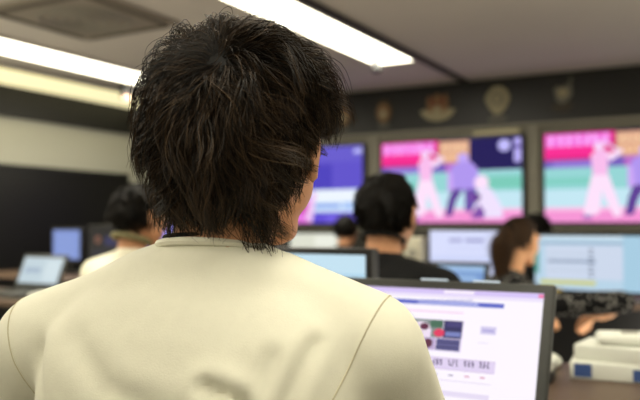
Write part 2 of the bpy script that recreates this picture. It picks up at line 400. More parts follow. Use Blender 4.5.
def web_page():
    V = (110, 100, 190)
    s = [('r', 0, 0, 1, 1, (252, 246, 255)), ('r', 0, .955, 1, 1, (214, 196, 246)), ('r', .45, .965, .62, .992, (250, 240, 255)), ('r', .955, .96, .985, .99, (236, 120, 170)),
         ('r', 0, .925, 1, .955, (236, 226, 250)),
         ('r', .08, .855, .785, .895, (92, 104, 200)), ('r', .31, .86, .65, .89, (168, 174, 232))]
    s += letters(.10, .20, .862, .888, 8, (190, 196, 240), 8) + letters(.32, .64, .864, .886, 22, (110, 116, 206), 9)
    s += [('r', .22, .80, .60, .815, (246, 214, 240))]
    # photo collage
    s += [('r', .12, .475, .61, .74, (226, 214, 240)),
          ('r', .13, .585, .245, .735, (120, 110, 150)), ('r', .25, .585, .50, .735, (128, 140, 138)), ('r', .43, .67, .50, .735, (70, 110, 90)), ('r', .505, .585, .605, .735, (52, 50, 96)),
          ('r', .25, .585, .44, .65, (240, 224, 246)), ('e', .38, .66, .055, .055, (238, 224, 240)), ('e', .40, .672, .026, .03, (96, 40, 70)), ('e', .485, .625, .03, .035, (226, 60, 100)),
          ('r', .52, .60, .60, .64, (120, 130, 190)), ('r', .52, .68, .60, .72, (70, 64, 120)),
          ('r', .13, .48, .245, .575, (150, 130, 170)), ('r', .25, .48, .39, .575, (132, 110, 170)), ('e', .43, .53, .03, .04, (110, 50, 80)), ('r', .395, .48, .475, .575, (190, 170, 210)), ('e', .435, .53, .024, .04, (96, 44, 70)),
          ('r', .48, .48, .605, .575, (92, 90, 140)), ('r', .48, .50, .605, .51, (60, 60, 110)), ('r', .48, .54, .605, .55, (60, 60, 110)), ('e', .36, .53, .02, .035, (240, 226, 246))]
    s += [('r', .705, .635, .785, .70, (212, 204, 238)), ('r', .715, .655, .775, .675, (178, 170, 222)), ('r', .70, .56, .75, .566, (226, 216, 240)),
          ('r', .05, .325, .80, .415, (226, 212, 242)), ('r', .05, .413, .80, .418, (196, 170, 214)), ('r', .05, .322, .80, .326, (196, 170, 214))]
    for i, x in enumerate((.320, .400, .485, .570, .655, .735)):
        s += letters(x-.005, x+.052, .345, .395, 3, (72, 52, 104), 20+i)
        s += [('r', x+.01, .265, x+.035, .275, (210, 120, 160) if i > 3 else (150, 140, 170))]
    s += [('r', .05, .22, .80, .224, (206, 190, 224)), ('r', .05, .1, .80, .14, (230, 220, 244))]
    out = []
    for q in s:
        if q[0] == 'r' and q[1] == 0 and q[3] == 1: out.append(q); continue
        fu = lambda u: .160+.844*u+(.012 if u > .1 else 0)
        fv = lambda v: v if v > .84 else v-.045
        if q[0] == 'r': out.append(('r', fu(q[1]), fv(q[2]), fu(q[3]), fv(q[4]), q[5]))
        elif q[0] == 'e': out.append(('e', fu(q[1]), fv(q[2]), q[3]*.844, q[4], q[5]))
        else: out.append(('p', [(fu(u), fv(v)) for u, v in q[1]], q[2]))
    return out
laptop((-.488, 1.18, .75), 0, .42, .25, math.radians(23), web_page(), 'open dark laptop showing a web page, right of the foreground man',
       bez=.018, lid_glint=[(.068, .115), (-.028, .022)])
laptop((-1.02, 2.76, .75), 0, .32, .20, math.radians(20), [('r', 0, 0, 1, 1, (112, 150, 206)), ('r', 0, .86, 1, 1, (150, 186, 226)), ('r', .05, .6, .9, .75, (140, 176, 220))],
       'small laptop with a blue screen at the right shoulder of the man in black')
laptop((-3.22, 2.70, .75), 0, .33, .19, math.radians(22), [('r', 0, 0, 1, 1, (190, 208, 218)), ('r', .6, .1, .95, .9, (204, 220, 228)), ('r', .1, .4, .5, .6, (160, 180, 200))],
       'laptop with a pale screen on the desk left of the man in white')

def monitor(loc, rz, w, h, z0, shapes, label, bez=.02, m='black', group=None):
    t = thing('desktop_monitor', label, 'monitor', loc, rz, group)
    MB().box((-w/2, -.02, z0), (w/2, .02, z0+h), .006).build('housing', M[m], t)
    picture('screen', w-2*bez, h-2*bez, shapes, t, M['screen'], Matrix.Translation((0, -.021, z0+bez)))
    MB().box((-.03, .02, .01), (.03, .045, z0+h*.6), .004).build('stand', M[m], t)
    MB().box((-min(.11, w*.35), -.07, 0), (min(.11, w*.35), .10, .014), .005).build('base', M[m], t)
    return t
DZ = .75
monitor((-.925, 1.50, DZ), 0, .43, .235, .066, [('r', 0, 0, 1, 1, (176, 214, 236)), ('r', 0, .8, 1, 1, (196, 226, 242)), ('r', .1, .2, .9, .24, (140, 190, 220))],
        'black framed monitor with a light blue screen between the two nearest men', .014)
A = [('r', 0, 0, 1, 1, (206, 214, 248)), ('r', 0, .55, 1, 1, (214, 220, 252)), ('r', .22, .80, .36, .85, (140, 140, 196)), ('r', .40, .80, .60, .85, (130, 130, 190)), ('r', .2, .68, .6, .69, (190, 196, 235)), ('r', .65, .42, .84, .46, (150, 164, 206)), ('r', .1, .3, .6, .31, (190, 198, 236)), ('r', 0, 0, 1, .06, (150, 170, 210))]
monitor((-1.285, 3.97, DZ), 0, .53, .32, .016, A, 'large pale monitor with small grey text, left of the woman with a ponytail', .012)
Bm = [('r', 0, 0, 1, 1, (184, 212, 232)), ('r', 0, .93, 1, 1, (204, 226, 240)), ('r', .05, .84, .95, .89, (150, 176, 200)), ('r', .10, .20, .80, .82, (204, 216, 236)),
      ('r', .12, .50, .56, .56, (150, 166, 190)), ('r', .12, .66, .56, .67, (170, 184, 204)), ('r', .12, .36, .56, .37, (170, 184, 204)), ('r', .05, .10, .56, .18, (206, 206, 120)), ('r', .0, .30, .04, .95, (90, 160, 150))]
Bm += [('r', .50, .25+.08*i, .54, .28+.08*i, (90, 104, 130)) for i in range(7)]
Bm += [('r', .8, 0, 1, 1, (166, 204, 226))]
monitor((-.70, 3.97, DZ), 0, .56, .30, -.02+.035, Bm, 'pale blue monitor with a table and a yellow row, right of the woman', .014)
monitor((-4.41, 4.0, DZ), 0, .32, .255, .085, [('r', 0, 0, 1, 1, (120, 142, 206)), ('r', .1, .1, .9, .9, (130, 152, 214))], 'small square monitor with a plain blue screen by the black board', .02)
monitor((-4.02, 4.0, DZ), 0, .34, .275, .085, [('r', 0, 0, 1, 1, (16, 16, 24)), ('e', .28, .62, .085, .11, (150, 96, 78)), ('e', .28, .62, .045, .06, (24, 22, 30)), ('r', .5, .45, .95, .72, (34, 36, 84)), ('r', .1, .2, .5, .28, (30, 32, 60))],
        'dark monitor showing an orange ring, behind the man in white', .015)
monitor((-3.50, 4.0, DZ), 0, .36, .30, .085, [('r', 0, 0, 1, 1, (150, 146, 244)), ('r', .2, .3, .7, .6, (200, 196, 252))], 'violet lit monitor between the man in white and the foreground man', .015)
monitor((-3.12, 5.45, DZ), 0, .50, .27, .03, [('r', 0, 0, 1, 1, (222, 224, 208)), ('r', .5, .55, .9, .95, (236, 238, 226))], 'whitish monitor under the violet television', .012)
# desktop speaker beside monitor A
t = thing('desktop_speaker', 'beige desktop speaker left of the large pale monitor', 'speaker', (-1.618, 3.95, DZ))
MB().box((-.055, -.06, 0), (.055, .07, .29), .012).build('cabinet', M['beige'], t)
for z, r in ((.085, .04), (.2, .026)):
    MB().cyl((0, -.066, z), (0, -.055, z), r).build('cone', M['grey'], t)
# box stack
t = thing('cardboard_box', 'flat white box with a blue square, bottom of the pile at lower right', 'box', (-.275, 1.90, .75), .1)
MB().box((-.10, -.08, 0), (.10, .08, .040), .004).build('carton', M['paperw'], t)
MB().box((-.090, -.0812, .006), (-.052, -.0798, .036)).build('blue_print', M['blue'], t, False)
MB().box((.035, -.0812, .004), (.095, -.0798, .030)).build('blue_print', M['blue'], t, False)
t = thing('cardboard_box', 'white box with a small blue mark lying on top of the flat box', 'box', (-.262, 1.90, .790), -.08)
MB().box((-.095, -.07, 0), (.10, .07, .036), .004).build('carton', M['paperw'], t)
MB().box((.06, -.0712, .004), (.095, -.0698, .014)).build('blue_print', M['blue'], t, False)
t = thing('tissue_packet', 'crumpled white packet on top of the boxes', 'packet', (-.247, 1.90, .826), .25)
b = MB(); b.box((-.075, -.05, 0), (.075, .05, .026), .012)
for v in b.bm.verts: v.co.z += .006*math.sin(v.co.x*60)*math.cos(v.co.y*50) if v.co.z > .015 else 0
b.build('wrapper', M['paperw'], t)
MB().box((-.02, -.015, .022), (.02, .015, .03), .004).build('opening', M['grey'], t)
t = thing('computer_mouse', 'white computer mouse on the desk beside the boxes', 'mouse', (-.445, 1.95, .75), .2)
MB().ball((0, 0, .012), (.032, .052, .020)).build('shell', M['paperw'], t)
MB().box((-.002, .01, .028), (.002, .035, .034)).build('scroll_wheel', M['black'], t)
t = thing('card_holder', 'black tray with a pale rim on the desk in front of the mouse', 'tray', (-.44, 1.76, .75), .1)
MB().box((-.05, -.045, 0), (.05, .045, .03), .006).build('tray', M['black'], t)
MB().box((-.052, -.047, .028), (.052, .047, .034), .002).build('rim', M['grey'], t)
t = thing('notepad', 'yellow notepad standing on the desk before the right monitor', 'notepad', (-.83, 3.80, .75), .1)
MB().box((-.03, -.01, 0), (.03, .01, .045), .003).xform(Matrix.Rotation(-.2, 4, 'X')).build('pages', M['yellow'], t)
MB().box((-.031, -.012, .038), (.031, .012, .048), .003).xform(Matrix.Rotation(-.2, 4, 'X')).build('binding', M['grey'], t)
t = thing('paper_stack', 'small stack of white papers on the desk at far left', 'paper', (-2.93, 2.56, .75), .2)
MB().box((-.09, -.06, 0), (.09, .06, .03), .002).build('sheets', M['paperw'], t)
MB().box((-.085, -.055, .03), (.07, .06, .033)).xform(Matrix.Rotation(.15, 4, 'Z')).build('top_sheet', M['paperw'], t)

# ------------------------------------------------------------------ people
def cap_prim(bm, p0, p1, r0, r1, n=14):
    """closed tapered capsule"""
    p0 = Vector(p0); p1 = Vector(p1); d = p1-p0; L = d.length
    prof = [(-r0*math.cos(a), r0*math.sin(a)) for a in [PI/2*k/4 for k in range(1, 5)]]
    prof += [(L + r1*math.sin(a), r1*math.cos(a)) for a in [PI/2*k/4 for k in range(0, 4)]]
    q = d.to_track_quat('Z', 'Y')
    rings = [[bm.verts.new(p0 + q @ Vector((r*math.cos(2*PI*k/n), r*math.sin(2*PI*k/n), z))) for k in range(n)] for z, r in prof]
    a = bm.verts.new(p0 + q @ Vector((0, 0, -r0))); b = bm.verts.new(p0 + q @ Vector((0, 0, L+r1)))
    for k in range(n):
        bm.faces.new((a, rings[0][(k+1) % n], rings[0][k])); bm.faces.new((b, rings[-1][k], rings[-1][(k+1) % n]))
        for i in range(len(rings)-1):
            bm.faces.new((rings[i][k], rings[i][(k+1) % n], rings[i+1][(k+1) % n], rings[i+1][k]))

def blob(prims, voxel, smooth, name):
    """one continuous skin over many overlapping closed shapes"""
    bm = bmesh.new()
    for p in prims:
        if p[0] == 'c': cap_prim(bm, *p[1:])
        else:
            q = bmesh.ops.create_icosphere(bm, subdivisions=3, radius=1)
            mx = Matrix.Translation(p[1]) @ (p[3].to_4x4() if len(p) > 3 else Matrix()) @ Matrix.Diagonal((*p[2], 1))
            bmesh.ops.transform(bm, matrix=mx, verts=q['verts'])
    me = bpy.data.meshes.new('tmp'); bm.to_mesh(me); bm.free()
    o = bpy.data.objects.new('tmp', me); COL.objects.link(o)
    r = o.modifiers.new('r', 'REMESH'); r.mode = 'VOXEL'; r.voxel_size = voxel
    s = o.modifiers.new('s', 'SMOOTH'); s.factor = .5; s.iterations = smooth
    bpy.context.view_layer.update()
    dg = bpy.context.evaluated_depsgraph_get()
    out = bpy.data.meshes.new_from_object(o.evaluated_get(dg))
    bpy.data.objects.remove(o); bpy.data.meshes.remove(me)
    out.name = name
    return out

def head_prims(T):
    """head in its own frame (faces +Y, centre of skull at the origin); T maps to person space"""
    R = T.to_3x3().normalized(); s = T.to_scale()[0]
    e = lambda c, r, rot=None: ('e', T @ Vector(c), tuple(v*s for v in r), (R @ rot) if rot else R)
    c = lambda a, b, r0, r1: ('c', T @ Vector(a), T @ Vector(b), r0*s, r1*s)
    P = [e((0, -.012, .018), (.075, .092, .092)), e((0, .045, -.02), (.062, .05, .078)), e((0, .03, -.045), (.066, .055, .055)),
         c((-.046, -.005, -.05), (-.016, .068, -.096), .020, .017), c((.046, -.005, -.05), (.016, .068, -.096), .020, .017),
         e((0, .078, -.098), (.022, .018, .018)), c((0, .096, .012), (0, .112, -.028), .009, .013),
         e((-.012, .098, -.03), (.009, .01, .008)), e((.012, .098, -.03), (.009, .01, .008)),
         c((-.045, .078, .026), (.045, .078, .026), .012, .012), e((-.038, .064, -.025), (.020, .022, .022)), e((.038, .064, -.025), (.020, .022, .022)),
         c((-.018, .09, -.056), (.018, .09, -.056), .0075, .0075), c((-.015, .088, -.067), (.015, .088, -.067), .008, .008)]
    for sx in (-1, 1):
        P += [e((sx*.081, .0, -.012), (.008, .017, .030), Matrix.Rotation(sx*.35, 3, 'Z')), e((sx*.078, .004, -.038), (.007, .010, .012))]
        P += [c((sx*.086, -.010, .012), (sx*.084, .008, .020), .005, .005), c((sx*.087, -.014, .010), (sx*.082, -.006, -.03), .005, .004)]
    return P

def hand_prims(w, fwd, up, side, curl, s=1.0):
    """wrist w, direction fwd, back-of-hand up; side = +1 right hand (thumb toward -x)"""
    f = Vector(fwd).normalized(); u = Vector(up); u = (u-f*u.dot(f)).normalized(); r = f.cross(u)
    w = Vector(w); P = []
    k = lambda a, b, c: w + (f*a + r*b + u*c)*s
    P.append(('c', k(-.01, 0, 0), k(.03, 0, 0), .025*s, .024*s))
    for i, (off, L) in enumerate([(-.030, .068), (-.010, .078), (.010, .074), (.029, .058)]):
        off *= side; a = k(.03, off*.6, 0); b = k(.088, off, .004)
        P.append(('c', a, b, .015*s, .0105*s))
        p = b; ang = .15
        for j, fr in enumerate((.45, .32, .23)):
            ang += curl*(.9 if j else .6)
            q = p + (f*math.cos(ang) - u*math.sin(ang))*L*fr*s
            P.append(('c', p, q, (.0092-.0008*j)*s, (.0085-.0008*j)*s)); p = q
    th = [k(.015, -.022*side, -.004), k(.045, -.05*side, -.014), k(.075, -.060*side, -.024), k(.097, -.056*side, -.034)]
    for j in range(3): P.append(('c', th[j], th[j+1], (.015, .011, .0095)[j]*s, (.011, .0095, .008)[j]*s))
    return P

hair_mats = {}
def hair_mat(key):
    if key not in hair_mats:
        m = attr_mat('hair_'+key, False, rough=.58, spec=.22); hair_mats[key] = m
    return hair_mats[key]

def hair(parent, T, n, seed, length, base_rgb, tip_rgb, width=.0007, vol=.012, messy=.5, segs=9, keep=None, tail=None, clumps=300, name='hair', cap=1.03, grav=.35, whorl=(0, -.45, 1), nape=-.62, curl=0.0, mass=6.0):
    """strand hair grown over the skull; head frame faces +Y"""
    rg = np.random.default_rng(seed)
    C0 = np.array([0, -.012, .018]); RAD = np.array([.080, .096, .095])
    wh = np.array(whorl, float); wh /= np.linalg.norm(wh)
    d = rg.normal(size=(n*6, 3)); d /= np.linalg.norm(d, axis=1)[:, None]
    x, y, z = d.T
    hairline = np.where(y > .35, .50 - .1*np.abs(x), np.where(y > -.15, .02 - .35*(y < .1), nape))
    hairline = np.where((y > .1) & (y <= .35), .02+(y-.1)*1.6, hairline)
    d = d[z > hairline]
    if keep is not None: d = d[keep(d)]
    d = d[:n]; n = len(d)
    # clump guides
    g = d[rg.choice(n, min(clumps, n), replace=False)]
    idx = np.argmax(d @ g.T, axis=1)
    cn = rg.normal(size=(len(g), 3)); cn2 = rg.normal(size=(len(g), 3))
    clen = rg.uniform(.75, 1.25, len(g))
    def grow(dirs, noise, noise2, ln, sub):
        P = np.zeros((segs, len(dirs), 3)); p = C0 + dirs*RAD*.99; P[0] = p
        step = ln/(segs-1)
        for k in range(1, segs):
            t = k/(segs-1)
            nn = (p-C0)/RAD; ln_ = np.linalg.norm(nn, axis=1)[:, None]; nn = nn/ln_
            fl = -(wh - nn*(nn @ wh)[:, None]); fl /= np.linalg.norm(fl, axis=1)[:, None]+1e-6
            side = np.cross(nn, fl)
            up_amt = vol/.012*(.85*(1-t)**2)
            dr = fl + nn*up_amt + np.array([0, 0, -1.])*grav*t*1.6 + side*noise[:, :1]*messy*.45*(.4+t) + noise*messy*.28 + noise2*messy*.5*t*t
            dr /= np.linalg.norm(dr, axis=1)[:, None]
            if curl: dr = dr + side*(curl*np.sin(t*7 + noise[:, 1:2]*3)) + nn*(curl*.7*np.cos(t*6 + noise[:, 2:3]*3))
            p = p + dr*step[:, None]
            q = (p-C0)/RAD; lq = np.linalg.norm(q, axis=1)[:, None]
            m = np.maximum(lq, 1.02+ vol*mass*min(1, 2.5*t)*(.35+.65*sub[:, None]))
            m = np.where(q[:, 2:3] < -.9, lq, m)
            p = C0 + q/lq*m*RAD; P[k] = p
        return P
    L = length(d)*rg.uniform(.85, 1.1, n)
    gi = grow(g, cn, cn2, length(g)*clen, rg.uniform(.3, 1, len(g)))
    S = grow(d, cn[idx]+rg.normal(size=(n, 3))*.35, cn2[idx], L*clen[idx], rg.uniform(0, 1, n))
    tt = (np.linspace(0, 1, segs)**1.3*.72)[:, None, None]
    off = gi[:, idx] - S
    S = S + off*tt*rg.uniform(.35, 1, (1, n, 1))
    if tail is not None: S = tail(S, d, rg)
    nseg = S.shape[0]; n = S.shape[1]
    # strands to thin three-sided tubes
    tan = np.gradient(S, axis=0); tan /= np.linalg.norm(tan, axis=2)[..., None]+1e-9
    a = np.cross(tan, np.array([.3, .2, .9])); a /= np.linalg.norm(a, axis=2)[..., None]+1e-9
    b = np.cross(tan, a)
    prof = np.linspace(0, 1, nseg); wr = width*(1-.8*prof**2)
    wr = wr[:, None, None]*rg.uniform(.7, 1.3, (1, n, 1))
    V = np.stack([S + (a*math.cos(2*PI*k/3)+b*math.sin(2*PI*k/3))*wr for k in range(3)], axis=2)   # seg, n, 3, xyz
    V = V.transpose(1, 0, 2, 3).reshape(-1, 3)
    st = np.arange(n)*nseg*3
    F = []
    for s_ in range(nseg-1):
        for k in range(3):
            k2 = (k+1) % 3
            F.append(np.stack([st+s_*3+k, st+s_*3+k2, st+(s_+1)*3+k2, st+(s_+1)*3+k], 1))
    F = np.concatenate(F)
    # scalp cap under the strands
    u, v = np.meshgrid(np.linspace(0, 2*PI, 40, endpoint=False), np.linspace(0, PI, 24))
    cd = np.stack([np.sin(v)*np.cos(u), np.sin(v)*np.sin(u), np.cos(v)], -1)
    cz = cd[..., 2]; cy = cd[..., 1]
    hl = np.where(cy > .1, .02+(cy-.1)*1.5, np.where(cy > -.15, -.2, -.60))
    rr = np.where(cz > hl+.03, cap, .90)
    CP = C0 + cd*RAD*rr[..., None]
    base = len(V); V = np.concatenate([V, CP.reshape(-1, 3)])
    cf = []
    for i in range(23):
        for j in range(40):
            cf.append((base+i*40+j, base+(i+1)*40+j, base+(i+1)*40+(j+1) % 40, base+i*40+(j+1) % 40))
    F = np.concatenate([F, np.array(cf)])
    Tm = np.array(T); V = V @ Tm[:3, :3].T + Tm[:3, 3]
    me = bpy.data.meshes.new(name)
    me.vertices.add(len(V)); me.vertices.foreach_set('co', V.astype(np.float32).ravel())
    me.loops.add(len(F)*4); me.loops.foreach_set('vertex_index', F.astype(np.int32).ravel())
    me.polygons.add(len(F)); me.polygons.foreach_set('loop_start', np.arange(len(F), dtype=np.int32)*4)
    me.update(); me.validate()
    c0 = np.array(lin(base_rgb)); c1 = np.array(lin(tip_rgb))
    mixv = np.clip(rg.uniform(0, 1, n)**2.2*.9 + .25*(cn[idx[:n] if len(idx) >= n else np.arange(n) % len(cn), 0] > 1.1), 0, 1)
    cc = (c0+(c1-c0)*(mixv[:, None, None]*np.linspace(.3, 1, nseg)[None, :, None])).repeat(3, axis=1)
    cc = np.concatenate([cc.reshape(-1, 3), np.tile(c0*.5, (len(CP.reshape(-1, 3)), 1))])
    ca = me.color_attributes.new('Col', 'FLOAT_COLOR', 'POINT')
    ca.data.foreach_set('color', np.concatenate([cc, np.ones((len(cc), 1))], 1).astype(np.float32).ravel())
    return link(name, me, hair_mat('strand'), parent)

def person(name, label, loc, yaw, s=1.0, head=(0, .035, 1.19), hyaw=0, hpitch=0, hroll=0, shirt='cream', skin='skin', sleeve='short', trousers='jean',
           hands=None, elbows=None, voxel=.007, fine=False, hair_args=None, lean=0.0, width=1.0, group=None, shirt_fn=None, hs=1.0, drop=0, shz=0, cuff=0, hsc=1.0):
    """seated figure; local frame faces +Y, origin on the floor under the hips"""
    Ls = lambda p: Vector((p[0]*s, p[1]*s, (p[2]-drop)*s)) if True else None
    def up(p):       # torso lean about the hips
        p = Vector(p); v = p-Vector((0, 0, .56)); v = Matrix.Rotation(-lean, 3, 'X') @ v
        return Ls(v+Vector((0, 0, .56)))
    hands = hands or [((-.15, .36, .79), (.25, .9, -.1)), ((.15, .36, .79), (-.25, .9, -.1))]
    elbows = elbows or [(-.26, .10, .80), (.26, .10, .80)]
    HT = Matrix.Translation(up(head)) @ Matrix.Rotation(hyaw, 4, 'Z') @ Matrix.Rotation(-hpitch, 4, 'X') @ Matrix.Rotation(hroll, 4, 'Y') @ Matrix.Scale(s*hs, 4)
    W2 = width if isinstance(width, tuple) else (width, width); W = (W2[0]+W2[1])/2; Z2 = shz if isinstance(shz, tuple) else (shz, shz)
    P = [('e', Ls((0, 0, .55)), (.155*s, .12*s, .11*s)), ('c', Ls((0, 0, .60)), up((0, .0, .78)), .115*s, .115*s), ('e', up((0, .0, .88)), (.145*W*s, .095*s, .16*s)),
         ('c', up((0, -.01, .98)), up((0, .0, 1.04)), .07*s, .056*s), ('c', up((0, -.005, 1.03)), HT @ Vector((0, -.022, -.05)), .054*s, .050*s*hs)]
    hips = []
    for i, sx in enumerate((-1, 1)):
        sh = up((sx*.175*W2[i], 0, .975+Z2[i])); el = Ls(elbows[i]); wr = Ls(hands[i][0]); fd = Vector(hands[i][1])
        P += [('c', up((sx*.05, -.005, .995)), sh, .052*s, .050*s), ('c', sh, el, .047*s, .036*s), ('c', el, wr, .038*s, .025*s)]
        P += hand_prims(wr, fd, (sx*.15, 0, 1), sx, .45, s*hsc)
        hip = Ls((sx*.09, 0, .53)); kn = Ls((sx*.13, .42, .52)); an = Ls((sx*.13, .40, .09+drop/1))
        P += [('c', hip, kn, .082*s, .056*s), ('c', kn, an, .054*s, .036*s), ('c', an, Ls((sx*.14, .52, .045+drop)), .036*s, .03*s)]
        hips.append((hip, kn, an))
    P += head_prims(HT)
    me = blob(P, voxel, 3, name)
    body = link(name, me, M[skin]); body.location = (loc[0], loc[1], 0); body.rotation_euler = (0, 0, yaw)
    tag(body, label, 'person', group)
    # eyes
    for sx in (-1, 1):
        e = MB().ball(HT @ Vector((sx*.031, .0815, .004)), .0115*s, 14).build('eye', M['eye'], body)
        MB().ball(HT @ Vector((sx*.031, .0895, .004)), .0052*s, 10).build('iris', M['iris'], e)
    # shirt
    q = .012
    S = [('e', up((0, -.012, .80)), (.165*W*s, .122*s, .20*s)), ('e', up((0, -.015, .90)), (.172*W*s, .116*s, .155*s)), ('c', Ls((0, 0, .60)), up((0, -.005, .80)), .145*s, .135*s),
         ('c', up((0, -.012, .985)), up((0, -.006, 1.028)), .082*s, .068*s), ('e', up((-.085*W, -.035, .91)), (.09*s, .085*s, .12*s)), ('e', up((.085*W, -.035, .91)), (.09*s, .085*s, .12*s))]
    arms = []
    for i, sx in enumerate((-1, 1)):
        sh = up((sx*.178*W2[i], -.004, .972+Z2[i])); el = Ls(elbows[i]); wr = Ls(hands[i][0])
        S += [('c', up((sx*.04, -.010, 1.006)), sh, .064*s, .062*s)]
        arms.append((sh, el))
        if sleeve == 'short': S.append(('c', sh, sh.lerp(el, .72), .063*s, .060*s))
        else: S += [('c', sh, el, .063*s, .050*s), ('c', el, el.lerp(wr, .86 if i == 0 or sleeve == 'long' and not cuff else cuff), .050*s, .036*s)]
    sm = blob(S, .009 if not fine else .006, 9 if not fine else 22, 'shirt')
    if shirt_fn: shirt_fn(sm)
    so = link('shirt', sm, M[shirt], body)
    # trousers and shoes
    Tt = [('e', Ls((0, 0, .55)), (.17*s, .135*s, .115*s))]
    for hip, kn, an in hips: Tt += [('c', hip, kn, .098*s, .072*s), ('c', kn, an, .070*s, .056*s)]
    link('trousers', blob(Tt, .012, 4, 'trousers'), M[trousers], body)
    for hip, kn, an in hips:
        b = MB(); b.ball((an.x, an.y+.07, .035), (.045, .13, .034)); b.ball((an.x, an.y, .06), (.040, .055, .045))
        b.build('shoe', M['shoe'], body)
    if hair_args: hair(body, HT, **hair_args)
    return body, HT, so, arms, up

def office_chair(loc, rz, label, back_z=.84):
    t = thing('office_chair', label, 'chair', (loc[0], loc[1], 0), rz, 'office chairs under the seated people')
    MB().box((-.22, -.22, .385), (.22, .22, .43), .02).build('seat', M['chair'], t)
    MB().box((-.20, -.285, .52), (.20, -.235, back_z), .02).xform(Matrix()).build('backrest', M['chair'], t)
    MB().tube([(0, -.05, .38), (0, -.27, .38), (0, -.29, .60)], .016).build('back_support', M['black'], t)
    MB().cyl((0, 0, .10), (0, 0, .385), .028).build('column', M['metal'], t)
    for k in range(5):
        a = 2*PI*k/5
        MB().tube([(0, 0, .10), (.27*math.cos(a), .27*math.sin(a), .065)], [.022, .014]).build('base_arm', M['black'], t)
        MB().cyl((.27*math.cos(a)-.02*math.sin(a), .27*math.sin(a)+.02*math.cos(a), .028), (.27*math.cos(a)+.02*math.sin(a), .27*math.sin(a)-.02*math.cos(a), .028), .028, n=14).build('caster', M['black'], t)
    return t

def plane_seam(src, co, no, r, name, keep=lambda v: True):
    """a thin raised seam where a plane cuts a garment"""
    bm = bmesh.new(); bm.from_mesh(src.data)
    res = bmesh.ops.bisect_plane(bm, geom=bm.verts[:]+bm.edges[:]+bm.faces[:], plane_co=co, plane_no=no)
    E = [e for e in res['geom_cut'] if isinstance(e, bmesh.types.BMEdge)]
    mb = MB()
    for e in E:
        a, b = e.verts[0], e.verts[1]
        if not (keep(a.co) and keep(b.co)): continue
        if (a.co-b.co).length < 1e-5: continue
        dd = (b.co-a.co)*.15
        mb.cyl(a.co-dd, b.co+dd, r*.85, n=6)
    bm.free()
    return mb.build(name, M['seam'], src.parent)

# --- the man in the foreground
FX, FY = -.50, .655
def fg_shirt(me):
    n = len(me.vertices); co = np.empty(n*3, np.float32); me.vertices.foreach_get('co', co); co = co.reshape(-1, 3)
    no = np.empty(n*3, np.float32); me.vertex_normals.foreach_get('vector', no); no = no.reshape(-1, 3)
    disp = np.zeros(n)
    def crease(pts, w, dep):
        nonlocal disp
        best = np.full(n, 9.)
        for a, b in zip(pts[:-1], pts[1:]):
            a = np.array(a); b = np.array(b); ab = b-a
            t = np.clip(((co[:, [0, 2]]-a) @ ab)/(ab @ ab), 0, 1)
            dd = np.linalg.norm(co[:, [0, 2]]-(a+t[:, None]*ab), axis=1); best = np.minimum(best, dd)
        back = (no[:, 1] < .25)
        disp += back*(-dep*np.exp(-(best/w)**2) + dep*.7*np.exp(-((best-w*2)/(w*1.3))**2))
    for c in FG_CREASES: crease(*c)
    disp += .0018*np.sin(co[:, 0]*38+co[:, 2]*22)*np.sin(co[:, 2]*17+2) * (no[:, 1] < 0)
    co2 = co + no*disp[:, None]
    me.vertices.foreach_set('co', co2.astype(np.float32).ravel()); me.update()
FG_CREASES = [([(.045, .955), (.075, .945), (.095, .915), (.10, .86), (.10, .80)], .007, .0065),
              ([(.135, .99), (.12, .95), (.108, .91)], .007, .0036),
              ([(.10, .98), (.085, .94)], .008, .003),
              ([(-.10, .99), (-.06, .95), (.0, .93)], .012, .003),
              ([(-.16, .97), (-.13, .90), (-.12, .82)], .012, .004),
              ([(.02, .90), (-.02, .86), (-.02, .80)], .012, .0036)]
def fg_len(d):
    x, y, z = d.T
    L = .088 - .012*z
    L = np.where(y > .2, .070, L)
    L = np.where((z < 0) & (np.abs(x) > .75), .062, L)
    L = np.where(z < -.35, .094, L)
    L = np.where(z < -.7, .090, L)
    L = np.where((x > .55) & (z < .35), .040, L)
    L = np.where((x < -.5) & (z < .5) & (z > -.4), .050, L)
    L = np.where((x > .75) & (y > -.1) & (z < .35), .030, L)
    return L
fg, HT, fsh, farms, fup = person('person', 'man in a cream T-shirt with tousled black hair, seen from behind in the foreground',
    (FX, FY), math.radians(14), s=1.015, head=(.028, .02, 1.176), hyaw=math.radians(-7), hpitch=.05, shz=(-.022, -.011), hs=.965, elbows=[(-.27, .10, .80), (.185, .18, .80)], shirt='cream', voxel=.005, fine=True, width=(1.10, .90), shirt_fn=fg_shirt,
    hair_args=dict(n=20000, seed=11, length=fg_len, base_rgb=(14, 11, 9), tip_rgb=(84, 65, 45), width=.00050, vol=.0155, messy=.62, clumps=900, segs=12, grav=.5, whorl=(.2, -1, .6), nape=-.95, curl=.42))
for i, sx in enumerate((-1, 1)):
    sh, el = farms[i]
    plane_seam(fsh, Vector((sh.x+sx*.004, sh.y, sh.z)), Vector((sx*1, 0, -.42)).normalized(), .0011, 'sleeve_seam', lambda v: v.z > .78)
# ribbed neckline and black neck cord
nk = fup((0, -.006, 1.058))
ring = []
for k in range(40):
    a = 2*PI*k/40
    ring.append(nk + Vector((.0585*math.cos(a), .057*math.sin(a)+.004, .003-.008*math.sin(a))))
MB().tube(ring, .0045, 8, True).build('collar', M['cream'], fg)
MB().tube([p*1 + Vector((0, 0, .008)) - (p-nk)*.10 for p in ring], .0022, 6, True).build('neck_cord', M['blackm'], fg)

